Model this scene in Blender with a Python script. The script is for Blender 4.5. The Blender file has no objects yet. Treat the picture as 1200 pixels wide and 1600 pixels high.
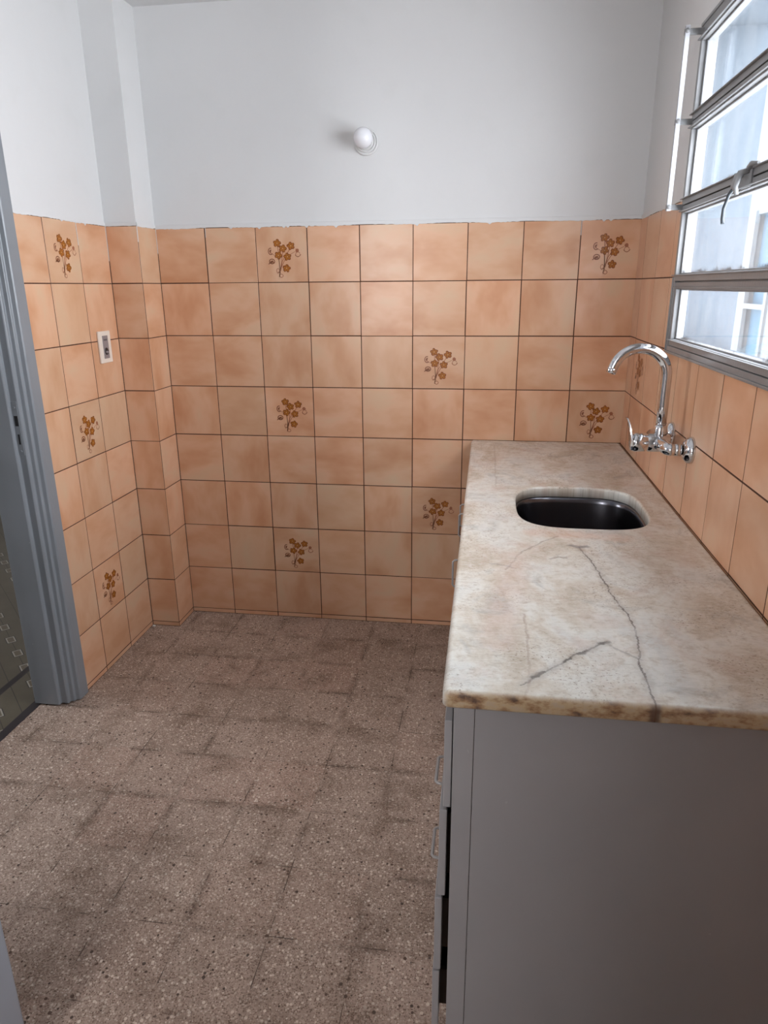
import bpy, bmesh, math, random
from math import pi, sin, cos, radians
from mathutils import Vector, Matrix
random.seed(7)
S = bpy.context.scene
C = S.collection

# ------------------------------------------------------------------ camera
cam_d = bpy.data.cameras.new('camera')
cam = bpy.data.objects.new('camera', cam_d); C.objects.link(cam)
cam.location = (1.28403, -2.74591, 1.40216)
cam.rotation_euler = (1.2588976, 0.0081271, 0.1423277)
cam_d.sensor_fit = 'VERTICAL'; cam_d.sensor_height = 24; cam_d.sensor_width = 18
cam_d.lens = 16.404
cam_d.clip_start = .02
S.camera = cam
# ------------------------------------------------------------------ colour management
S.view_settings.view_transform = 'Standard'; S.view_settings.look = 'None'
S.view_settings.gamma = 1; S.view_settings.use_curve_mapping = False
S.view_settings.exposure = 0.53
# ------------------------------------------------------------------ sky
W = bpy.data.worlds.new('sky'); S.world = W; W.use_nodes = True
nt = W.node_tree; bg = nt.nodes['Background']
tc = nt.nodes.new('ShaderNodeTexCoord'); sp = nt.nodes.new('ShaderNodeSeparateXYZ'); rp = nt.nodes.new('ShaderNodeValToRGB')
nt.links.new(tc.outputs['Generated'], sp.inputs[0]); nt.links.new(sp.outputs['Z'], rp.inputs[0]); nt.links.new(rp.outputs[0], bg.inputs[0])
rp.color_ramp.elements[0].position = 0.0; rp.color_ramp.elements[0].color = (.97, .965, 1.0, 1)
rp.color_ramp.elements[1].position = .6; rp.color_ramp.elements[1].color = (.96, .96, 1.0, 1)
bg.inputs['Strength'].default_value = 16.5

NEAR_Y = -4.4
def portal(name, loc, rot, sx, sy):
    l = bpy.data.lights.new(name, 'AREA'); l.shape = 'RECTANGLE'; l.size = sx; l.size_y = sy
    l.cycles.is_portal = True
    o = bpy.data.objects.new(name, l); C.objects.link(o); o.location = loc; o.rotation_euler = rot
portal('rear_fill_portal', (.06, NEAR_Y - .1, 1.575), (radians(90), 0, 0), .52, 1.05)  # skylight through an unseen opening added behind the camera as fill
portal('hall_fill_portal', (-3.45, -1.4, 1.7), (0, radians(-90), 0), .8, 1.0)  # skylight through an unseen opening added to brighten the hall
portal('window_daylight', (1.97, -1.25, 1.62), (0, radians(90), 0), .82, 1.4)

# ------------------------------------------------------------------ node helpers
def newmat(name):
    m = bpy.data.materials.new(name); m.use_nodes = True
    return m, m.node_tree, m.node_tree.nodes['Principled BSDF']
class N:
    def __init__(s, t): s.t = t
    def n(s, typ, **k):
        x = s.t.nodes.new('ShaderNode' + typ)
        for a, b in k.items(): setattr(x, a, b)
        return x
    def l(s, a, b): s.t.links.new(a, b)
    def math(s, op, a, b=None, c=None, clamp=False):
        x = s.n('Math', operation=op); x.use_clamp = clamp
        for i, v in enumerate((a, b, c)):
            if v is None: continue
            if isinstance(v, (int, float)): x.inputs[i].default_value = v
            else: s.l(v, x.inputs[i])
        return x.outputs[0]
    def mix(s, f, a, b, bt='MIX'):
        x = s.n('Mix', data_type='RGBA', blend_type=bt)
        for i, v in ((0, f), (6, a), (7, b)):
            if isinstance(v, (int, float)): x.inputs[i].default_value = v
            elif isinstance(v, tuple): x.inputs[i].default_value = v if len(v) == 4 else v + (1,)
            else: s.l(v, x.inputs[i])
        return x.outputs[2]
    def obj(s): return s.n('TexCoord').outputs['Object']
    def noise(s, vec, scale, detail=3, rough=.5, dist=0):
        x = s.n('TexNoise'); x.inputs['Scale'].default_value = scale; x.inputs['Detail'].default_value = detail
        x.inputs['Roughness'].default_value = rough; x.inputs['Distortion'].default_value = dist
        if vec is not None: s.l(vec, x.inputs['Vector'])
        return x
    def vor(s, vec, scale, feature='F1', rnd=1.0):
        x = s.n('TexVoronoi', feature=feature); x.inputs['Scale'].default_value = scale; x.inputs['Randomness'].default_value = rnd
        s.l(vec, x.inputs['Vector']); return x
    def ramp(s, f, stops, interp='LINEAR'):
        x = s.n('ValToRGB'); e = x.color_ramp; e.interpolation = interp
        while len(e.elements) < len(stops): e.elements.new(.5)
        for el, (p, c) in zip(e.elements, stops):
            el.position = p; el.color = c if len(c) == 4 else tuple(c) + (1,)
        s.l(f, x.inputs[0]); return x.outputs[0]
    def rng(s, v, a, b, c=0, d=1, smooth=False):
        x = s.n('MapRange'); x.interpolation_type = 'SMOOTHSTEP' if smooth else 'LINEAR'
        for i, q in enumerate((a, b, c, d)): x.inputs[i + 1].default_value = q
        s.l(v, x.inputs[0]); return x.outputs[0]
    def bump(s, h, strength, dist, bsdf):
        x = s.n('Bump'); x.inputs['Strength'].default_value = strength; x.inputs['Distance'].default_value = dist
        s.l(h, x.inputs['Height']); s.l(x.outputs[0], bsdf.inputs['Normal']); return x
    def vmap(s, vec, scale=(1, 1, 1), loc=(0, 0, 0), rot=(0, 0, 0)):
        x = s.n('Mapping'); x.inputs['Scale'].default_value = scale; x.inputs['Location'].default_value = loc; x.inputs['Rotation'].default_value = rot
        s.l(vec, x.inputs[0]); return x.outputs[0]
    def sep(s, vec):
        x = s.n('SeparateXYZ'); s.l(vec, x.inputs[0]); return x.outputs
    def comb(s, x_, y_, z_=0.0):
        x = s.n('CombineXYZ')
        for i, v in enumerate((x_, y_, z_)):
            if isinstance(v, (int, float)): x.inputs[i].default_value = v
            else: s.l(v, x.inputs[i])
        return x.outputs[0]

def sr(r, g, b):  # 8-bit display colour to linear
    f = lambda c: (c / 255 / 12.92) if c / 255 <= .04045 else ((c / 255 + .055) / 1.055) ** 2.4
    return (f(r), f(g), f(b))

def simple(name, col, rough=.5, metal=0, spec=.5, nscale=0, namp=.08, bump=0):
    m, t, b = newmat(name); k = N(t)
    b.inputs['Roughness'].default_value = rough; b.inputs['Metallic'].default_value = metal
    b.inputs['Specular IOR Level'].default_value = spec
    if nscale:
        f = k.noise(k.obj(), nscale, 4)
        c = k.mix(f.outputs[0], tuple(x * (1 - namp) for x in col), tuple(min(1, x * (1 + namp)) for x in col))
        k.l(c, b.inputs['Base Color'])
        if bump: k.bump(f.outputs[0], bump, .002, b)
    else: b.inputs['Base Color'].default_value = col + (1,)
    return m

# ------------------------------------------------------------------ materials
def mat_plaster():
    m, t, b = newmat('white_wall_paint'); k = N(t); o = k.obj()
    n1 = k.noise(o, 1.6, 4); n2 = k.noise(o, 9, 5)
    c = k.mix(n1.outputs[0], (.655, .65, .645), (.71, .71, .705))
    c = k.mix(k.rng(n2.outputs[0], .55, .75, 0, .25), c, (.62, .62, .605))
    k.l(c, b.inputs['Base Color']); b.inputs['Roughness'].default_value = .55
    b.inputs['Specular IOR Level'].default_value = .3
    h = k.math('ADD', k.math('MULTIPLY', n1.outputs[0], 2.2), k.math('MULTIPLY', k.noise(o, 30, 3).outputs[0], .12))
    k.bump(h, .35, .012, b)
    return m
def mat_tile():
    m, t, b = newmat('peach_ceramic_tile'); k = N(t); o = k.obj()
    a = k.n('Attribute'); a.attribute_name = 'tile'
    s = k.n('SeparateColor'); k.l(a.outputs['Color'], s.inputs[0])
    v = k.n('VectorMath', operation='MULTIPLY_ADD'); k.l(a.outputs['Color'], v.inputs[0]); v.inputs[1].default_value = (17, 23, 31); k.l(o, v.inputs[2])
    # every tile has its own cloudy glaze, streaks turned in the tile's own direction
    va = k.vmap(v.outputs[0], (1, 1, 1.9)); vb = k.vmap(v.outputs[0], (1.8, 1.8, 1))
    na = k.noise(va, 5.5, 3, .5, .15).outputs[0]; nb = k.noise(vb, 5.5, 3, .5, .15).outputs[0]
    st = k.math('GREATER_THAN', s.outputs[2], .5)
    mx = k.n('Mix', data_type='FLOAT'); k.l(st, mx.inputs[0]); k.l(na, mx.inputs[2]); k.l(nb, mx.inputs[3]); n_ = mx.outputs[0]
    c = k.ramp(n_, [(.28, TILE[0]), (.45, TILE[1]), (.58, TILE[2]), (.74, TILE[3])])
    tint = k.mix(s.outputs[0], (.94, .955, .94), (1.05, 1.0, .96))
    c = k.mix(1.0, c, tint, 'MULTIPLY')
    c2 = k.mix(k.rng(s.outputs[1], .75, 1.0, 0, .35), c, TILE[4])
    k.l(c2, b.inputs['Base Color'])
    b.inputs['Roughness'].default_value = .28; b.inputs['Specular IOR Level'].default_value = .45
    k.bump(k.noise(o, 14, 2).outputs[0], .12, .004, b)
    return m
TILE = [(.590, .300, .165), (.655, .370, .225), (.705, .435, .285), (.680, .475, .320), (.60, .43, .275)]

def mat_terrazzo():
    m, t, b = newmat('brown_terrazzo_floor'); k = N(t); o = k.obj()
    x, y, z = k.sep(o)
    wv = k.noise(o, 11, 4)
    P = .2
    ux = k.math('DIVIDE', k.math('ADD', x, -.04 + 4), P); uy = k.math('DIVIDE', k.math('ADD', y, .18 + 4), P)
    ix = k.math('FLOOR', ux); iy = k.math('FLOOR', uy)
    fx = k.math('FRACT', ux); fy = k.math('FRACT', uy)
    ex = k.math('MULTIPLY', k.math('SUBTRACT', .5, k.math('ABSOLUTE', k.math('SUBTRACT', fx, .5))), P)
    ey = k.math('MULTIPLY', k.math('SUBTRACT', .5, k.math('ABSOLUTE', k.math('SUBTRACT', fy, .5))), P)
    e = k.math('MINIMUM', ex, ey)
    wn = k.n('TexWhiteNoise', noise_dimensions='2D'); k.l(k.comb(ix, iy), wn.inputs['Vector'])
    ws = k.n('SeparateColor'); k.l(wn.outputs['Color'], ws.inputs[0])
    base = k.mix(ws.outputs[0], FL[0], FL[1])
    base = k.mix(k.rng(ws.outputs[1], .6, 1, 0, .5), base, FL[2])
    big = k.noise(o, 2.3, 4)
    base = k.mix(1.0, base, k.mix(k.rng(big.outputs[0], .3, .7), (.84, .82, .80), (1.1, 1.1, 1.1)), 'MULTIPLY')
    fine = k.noise(o, 170, 5, .8)
    base = k.mix(k.rng(fine.outputs[0], .35, .65, 0, 1), k.mix(1., base, (.60, .58, .56), 'MULTIPLY'), k.mix(1., base, (1.22, 1.22, 1.22), 'MULTIPLY'))
    # stone chips of three sizes
    def chips(scale, thr, seed, lo, hi, keep):
        vv = k.vor(k.vmap(o, (1, 1, 1), (seed, seed * .7, 0)), scale)
        cs = k.n('SeparateColor'); k.l(vv.outputs['Color'], cs.inputs[0])
        rad = k.rng(cs.outputs[1], 0, 1, thr * .35, thr)
        mk = k.math('LESS_THAN', vv.outputs['Distance'], rad)
        mk = k.math('MULTIPLY', mk, k.math('LESS_THAN', cs.outputs[0], keep))
        return mk, k.mix(cs.outputs[2], lo, hi)
    for sc, th, sd, lo, hi, kp in ((300, .60, 3, (.20, .12, .09), (.12, .075, .05), .55), (200, .55, 9, (.44, .33, .26), (.66, .55, .46), .62), (120, .46, 5, (.46, .35, .28), (.74, .63, .53), .46), (85, .33, 1, (.52, .42, .34), (.80, .70, .60), .30), (78, .33, 12, (.03, .016, .010), (.08, .04, .025), .24)):
        mk, cc = chips(sc, th, sd, lo, hi, kp)
        base = k.mix(k.math('MULTIPLY', mk, .85), base, cc)
    # joints: thin dark line, with grime spreading unevenly around it
    line = k.math('LESS_THAN', e, k.rng(wv.outputs[0], .45, .62, -.0005, .0014))
    dn = k.noise(o, 7, 5, .6)
    gr = k.math('MULTIPLY', k.rng(e, 0, .022, 1, 0, True), k.rng(dn.outputs[0], .44, .64, .0, .8))
    gr = k.math('MULTIPLY', gr, k.rng(k.noise(o, 110, 4, .7).outputs[0], .38, .58, .1, 1))
    base = k.mix(gr, base, (.075, .045, .030))
    base = k.mix(k.math('MULTIPLY', line, .75), base, (.05, .03, .02))
    st = k.noise(k.vmap(o, (1, 1, 1), (4, 2, 0)), 7, 5, .65)
    base = k.mix(k.math('MULTIPLY', k.rng(st.outputs[0], .50, .66, 0, .75), k.rng(k.noise(o, 150, 4, .75).outputs[0], .42, .56, .1, 1)), base, (.14, .09, .06))
    k.l(base, b.inputs['Base Color'])
    b.inputs['Roughness'].default_value = .62; b.inputs['Specular IOR Level'].default_value = .35
    k.bump(fine.outputs[0], .25, .0008, b)
    return m
FL = [(.43, .325, .265), (.48, .365, .300), (.52, .355, .285)]

def segment_group():
    g = bpy.data.node_groups.new('segment_distance', 'ShaderNodeTree')
    for nm in ('P', 'A', 'B'): g.interface.new_socket(nm, in_out='INPUT', socket_type='NodeSocketVector')
    g.interface.new_socket('Distance', in_out='OUTPUT', socket_type='NodeSocketFloat')
    k = N(g); i = g.nodes.new('NodeGroupInput'); o = g.nodes.new('NodeGroupOutput')
    def vm(op, a, b=None):
        x = k.n('VectorMath', operation=op); k.l(a, x.inputs[0])
        if b is not None: k.l(b, x.inputs[1])
        return x
    pa = vm('SUBTRACT', i.outputs['P'], i.outputs['A']).outputs[0]; ba = vm('SUBTRACT', i.outputs['B'], i.outputs['A']).outputs[0]
    h = k.math('DIVIDE', vm('DOT_PRODUCT', pa, ba).outputs['Value'], vm('DOT_PRODUCT', ba, ba).outputs['Value'], clamp=True)
    sc = k.n('VectorMath', operation='SCALE'); k.l(ba, sc.inputs[0]); k.l(h, sc.inputs['Scale'])
    d = vm('SUBTRACT', pa, sc.outputs[0]).outputs[0]
    k.l(vm('LENGTH', d).outputs['Value'], o.inputs[0])
    return g
SEG = segment_group()

def mat_marble():
    m, t, b = newmat('cream_veined_marble'); k = N(t); o = k.obj()
    x, y, z = k.sep(o)
    o2 = k.comb(x, y, 0.0)
    n1 = k.noise(k.vmap(o2, (1.6, 1, 1)), 4.5, 5, .6, .6).outputs[0]
    n2 = k.noise(k.vmap(o2, (1.3, 1, 1), (3, 5, 0)), 7, 6, .65, .8).outputs[0]
    n3 = k.noise(k.vmap(o2, (1, 1, 1), (8, 1, 0)), 40, 7, .75, .3).outputs[0]
    c = k.ramp(n1, [(.30, (.54, .48, .39)), (.43, (.65, .60, .51)), (.53, (.74, .73, .665)), (.66, (.66, .67, .635))])
    c = k.mix(k.rng(n2, .52, .68, 0, .5), c, (.58, .44, .365))
    c = k.mix(k.rng(n2, .32, .44, .6, 0), c, (.43, .435, .41))
    c = k.mix(k.rng(n3, .51, .63, 0, .40), c, (.40, .32, .235))
    c = k.mix(k.rng(n3, .34, .46, .55, 0), c, (.76, .74, .70))
    n4 = k.noise(k.vmap(o2, (.55, 1.7, 1), (1, 7, 0)), 95, 5, .75, .3).outputs[0]
    c = k.mix(k.rng(n4, .52, .64, 0, .22), c, (.40, .34, .27)); c = k.mix(k.rng(n4, .36, .47, .35, 0), c, (.80, .78, .74))
    # small dark-brown mineral specks in clusters
    sp_ = k.noise(k.vmap(o2, (1, 1.4, 1), (2, 9, 0)), 150, 4, .75).outputs[0]
    cl = k.noise(k.vmap(o2, (1, 1, 1), (5, 5, 0)), 6, 3).outputs[0]
    c = k.mix(k.math('MULTIPLY', k.rng(sp_, .56, .64, 0, .85), k.rng(cl, .45, .58)), c, (.20, .14, .10))
    # long faint diagonal bands and veins
    wob = k.noise(o2, 22, 6, .75); wv = k.n('VectorMath', operation='MULTIPLY_ADD')
    k.l(wob.outputs['Color'], wv.inputs[0]); wv.inputs[1].default_value = (.026, .026, 0); 
    off = k.n('VectorMath', operation='SUBTRACT'); k.l(o2, off.inputs[0]); off.inputs[1].default_value = (.013, .013, 0)
    k.l(off.outputs[0], wv.inputs[2]); P = wv.outputs[0]
    def poly(pts, w, alpha, col, c, soft=2.2):
        d = None
        for a_, b_ in zip(pts, pts[1:]):
            g = k.n('Group'); g.node_tree = SEG; k.l(P, g.inputs['P']); g.inputs['A'].default_value = a_ + (0,); g.inputs['B'].default_value = b_ + (0,)
            d = g.outputs[0] if d is None else k.math('MINIMUM', d, g.outputs[0])
        f = k.rng(d, w * .5, w * soft, alpha, 0, True)
        f = k.math('MULTIPLY', f, k.rng(k.noise(k.vmap(o2, (1, 1, 1), (w * 900, 0, 0)), 18, 3).outputs[0], .3, .55, .35, 1))
        return k.mix(f, c, col)
    crack = [(1.512, -1.176), (1.528, -1.273), (1.546, -1.454), (1.561, -1.536), (1.558, -1.622), (1.544, -1.709), (1.545, -1.83)]
    c = poly(crack, .0011, .85, (.13, .11, .10), c, 2.4)
    c = poly(crack, .006, .25, (.30, .26, .23), c)
    br = [(1.352, -1.792), (1.413, -1.726), (1.453, -1.680), (1.501, -1.636)]
    c = poly(br, .0015, .7, (.16, .145, .135), c)
    c = poly(br, .007, .32, (.30, .28, .26), c)
    for fa, fb in (((1.372, -1.768), (1.392, -1.748)), ((1.425, -1.712), (1.438, -1.698)), ((1.452, -1.684), (1.466, -1.670)), ((1.492, -1.642), (1.508, -1.634))):
        c = poly([fa, fb], .0030, .7, (.12, .11, .10), c, 1.8)
    c = poly([(1.501, -1.636), (1.526, -1.67), (1.55, -1.69)], .002, .5, (.22, .2, .18), c)
    c = poly([(1.357, -1.83), (1.368, -1.76), (1.371, -1.668), (1.368, -1.546)], .0016, .5, (.36, .27, .22), c)
    c = poly([(1.34, -1.333), (1.38, -1.22), (1.435, -1.142), (1.471, -1.106)], .0018, .55, (.30, .26, .23), c)
    c = poly([(1.306, -1.301), (1.335, -1.31), (1.362, -1.325)], .0015, .5, (.28, .27, .28), c)
    c = poly([(1.323, -.09), (1.326, -.2), (1.325, -.45), (1.326, -.675)], .0018, .35, (.36, .29, .25), c)
    c = poly([(1.495, -1.168), (1.512, -1.178), (1.53, -1.17)], .006, .75, (.20, .19, .19), c)
    c = poly([(1.44, -1.26), (1.46, -1.245), (1.476, -1.25)], .003, .6, (.24, .2, .17), c)
    c = poly([(1.32, -1.66), (1.335, -1.50), (1.35, -1.40), (1.36, -1.26)], .022, .30, (.60, .40, .33), c)
    c = poly([(1.42, -1.085), (1.54, -1.09), (1.62, -1.10)], .020, .34, (.66, .36, .24), c)
    # the sawn near edge is stained yellow-brown
    edge = k.math('MULTIPLY', k.rng(y, -1.822, -1.816, 1, 0), 1.0)
    en = k.noise(k.vmap(o, (1, 1, 2), (1, 1, 1)), 22, 4, .65).outputs[0]
    ec = k.ramp(en, [(.34, (.10, .045, .022)), (.44, (.34, .19, .085)), (.54, (.55, .41, .24)), (.7, (.50, .42, .32))])
    blob = k.rng(k.math('ABSOLUTE', k.math('SUBTRACT', x, 1.545)), .003, .012, .85, 0, True)
    ec = k.mix(blob, ec, (.07, .025, .015))
    c = k.mix(k.math('MULTIPLY', edge, .92), c, ec)
    k.l(c, b.inputs['Base Color'])
    b.inputs['Roughness'].default_value = .26
    b.inputs['Specular IOR Level'].default_value = .75
    k.bump(n3, .08, .002, b)
    return m

def mat_paint(name, c0, c1, rough, bump=.12, scuff=True):
    m, t, b = newmat(name); k = N(t); o = k.obj()
    n1 = k.noise(o, 5, 4).outputs[0]; n2 = k.noise(k.vmap(o, (30, 30, 3)), 4, 3).outputs[0]
    c = k.mix(n1, c0, c1)
    if scuff:
        sc = k.noise(k.vmap(o, (1, 1, .6)), 42, 2, .5).outputs[0]
        c = k.mix(k.rng(sc, .775, .80, 0, .5), c, (.5, .5, .5))
    k.l(c, b.inputs['Base Color']); b.inputs['Roughness'].default_value = rough
    k.bump(n2, bump, .0015, b)
    return m

def mat_hall():
    m, t, b = newmat('patterned_hall_tile'); k = N(t); o = k.obj(); x, y, z = k.sep(o)
    # rotated 45 degree lattice of small outlined rectangles joined by dark joints
    u = k.math('MULTIPLY', k.math('ADD', k.math('ADD', x, .455), k.math('ADD', y, .56)), .70711)
    v = k.math('MULTIPLY', k.math('SUBTRACT', k.math('ADD', x, .455), k.math('ADD', y, .56)), .70711)
    L = .1414
    def cell(a, off=0.0):
        q = k.math('ADD', k.math('DIVIDE', a, L), 50.5 + off); f = k.math('SUBTRACT', k.math('FRACT', q), .5)
        return k.math('MULTIPLY', k.math('ABSOLUTE', f), L)
    au, av = cell(u), cell(v)
    d = k.math('MAXIMUM', k.math('SUBTRACT', au, .015), k.math('SUBTRACT', av, .026))
    n = k.noise(o, 12, 4).outputs[0]
    c = k.mix(n, (.075, .062, .040), (.125, .105, .072))
    bu, bv = cell(u, .5), cell(v, .5)
    j = k.math('LESS_THAN', k.math('MINIMUM', au, bu), .0014)
    c = k.mix(k.math('MULTIPLY', j, .75), c, (.022, .018, .014))
    ring2 = k.math('LESS_THAN', d, .0045); c = k.mix(ring2, c, (.020, .016, .012))
    ring = k.math('LESS_THAN', d, .0015); c = k.mix(ring, c, (.36, .34, .29))
    core = k.math('LESS_THAN', d, -.0035); c = k.mix(core, c, (.13, .105, .07))
    band = k.math('LESS_THAN', k.math('ABSOLUTE', k.math('ADD', x, .435)), .014)
    c = k.mix(band, c, (.022, .016, .016))
    k.l(c, b.inputs['Base Color']); b.inputs['Roughness'].default_value = .4
    return m

def mat_glass():
    m, t, b = newmat('grimy_window_glass'); k = N(t); o = k.obj(); x, y, z = k.sep(o)
    out = t.nodes['Material Output']
    tr = k.n('BsdfTransparent'); tr.inputs[0].default_value = (.93, .96, .98, 1)
    gl = k.n('BsdfGlossy'); gl.inputs['Roughness'].default_value = .05
    tl = k.n('BsdfTranslucent'); tl.inputs[0].default_value = (.10, .105, .11, 1)
    df = k.n('BsdfDiffuse'); df.inputs[0].default_value = (.35, .36, .36, 1)
    film = k.n('MixShader'); film.inputs[0].default_value = .30; k.l(tl.outputs[0], film.inputs[1]); k.l(df.outputs[0], film.inputs[2])
    # dried white film, heavier in streaks
    s = k.noise(k.vmap(o, (1, 3.5, 1)), 5, 5, .65).outputs[0]
    f = k.rng(s, .38, .62, .02, .16)
    a = k.n('MixShader'); k.l(f, a.inputs[0]); k.l(tr.outputs[0], a.inputs[1]); k.l(film.outputs[0], a.inputs[2])
    # grime collected along the lower edge of the pane, spattered
    at = k.n('Attribute'); at.attribute_name = 'low'
    gn = k.noise(k.vmap(o, (1, 1, .35)), 330, 4, .75).outputs[0]
    h = k.math('MULTIPLY', at.outputs['Fac'], k.rng(k.noise(o, 8, 2).outputs[0], .35, .6, .4, 1))
    g = k.math('GREATER_THAN', k.math('ADD', h, gn), .93)
    dg = k.n('BsdfDiffuse'); dg.inputs[0].default_value = (.10, .075, .06, 1)
    a2 = k.n('MixShader'); k.l(k.math('MULTIPLY', g, .75), a2.inputs[0]); k.l(a.outputs[0], a2.inputs[1]); k.l(dg.outputs[0], a2.inputs[2])
    fr = k.n('Fresnel'); fr.inputs[0].default_value = 1.45
    a3 = k.n('MixShader'); k.l(k.math('MULTIPLY', fr.outputs[0], .35), a3.inputs[0]); k.l(a2.outputs[0], a3.inputs[1]); k.l(gl.outputs[0], a3.inputs[2])
    k.l(a3.outputs[0], out.inputs[0])
    return m

M = dict(
    plaster=mat_plaster(), tile=mat_tile(), grout=simple('dark_brown_grout', (.075, .026, .012), .9, nscale=40, namp=.4),
    floor=mat_terrazzo(), marble=mat_marble(), hall=mat_hall(), glass=mat_glass(),
    flower=simple('ochre_flower_glaze', sr(172, 104, 32), .3), flower_dark=simple('rust_flower_glaze', sr(138, 76, 30), .3),
    stem=simple('rose_brown_stem_glaze', sr(158, 98, 68), .3), leaf=simple('dusky_bud_glaze', sr(132, 80, 52), .3),
    eye=simple('pale_flower_centre', sr(215, 160, 100), .3),
    cab=mat_paint('grey_cabinet_paint', (.31, .305, .310), (.355, .348, .352), .32, .1),
    cabin=simple('unpainted_cabinet_inside', (.09, .06, .045), .8, nscale=12, namp=.2),
    frame=mat_paint('grey_door_frame_paint', (.19, .205, .22), (.27, .285, .305), .30, .25),
    doorp=mat_paint('blue_grey_door_paint', (.30, .32, .36), (.36, .38, .42), .4, .2),
    steel=mat_paint('aluminium_window_paint', (.17, .17, .172), (.29, .292, .295), .34, .3, False),
    rod=mat_paint('pale_grey_rod_paint', (.40, .41, .43), (.50, .51, .54), .5, .2, False),
    chrome=simple('polished_chrome', (.66, .66, .675), .10, 1.0),
    handle=simple('painted_metal_pull', (.36, .345, .335), .35, .3, nscale=60, namp=.1),
    basin=simple('brushed_stainless_steel', (.13, .13, .145), .24, 1.0, nscale=18, namp=.12),
    dark=simple('black_rubber', (.012, .011, .012), .5), black=simple('black_plastic', (.015, .013, .014), .35),
    strip=simple('dark_slate_strip', (.022, .016, .018), .5, nscale=30, namp=.3),
    bulb=None, socket=simple('white_porcelain', (.72, .72, .71), .25), ivory=simple('ivory_plastic', (.80, .70, .60), .35, nscale=30, namp=.06),
    greyp=simple('grey_plastic_insert', (.26, .22, .22), .4, nscale=50, namp=.12), nail=simple('rusty_nail', (.05, .03, .025), .6, .5),
    facade=simple('white_rendered_facade', (.078, .086, .092), .9, 0, 0, nscale=1.2, namp=.03), bluep=simple('blue_grey_pane', (.036, .062, .084), .6, 0, 0, nscale=2.5, namp=.15),  # bluep: the blue-grey pane colour of the neighbouring window
    reveal=simple('darkened_outside_render', (.076, .092, .109), .9, 0, 0, nscale=6, namp=.06),  # coloured darker than real render so the skylit reveal does not clip
    pale=simple('pale_facade_trim', (.082, .089, .094), .8, 0, 0), ground=simple('pale_concrete_yard', (.4, .4, .39), .9, 0, 0, nscale=3, namp=.1),
    chip=simple('chipped_plaster_crumb', (.8, .78, .75), .8),
)
m, t, b = newmat('frosted_bulb_glass'); b.inputs['Base Color'].default_value = (.80, .80, .83, 1); b.inputs['Roughness'].default_value = .18
b.inputs['Subsurface Weight'].default_value = .25; b.inputs['Subsurface Radius'].default_value = (.02, .02, .02); M['bulb'] = m

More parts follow.
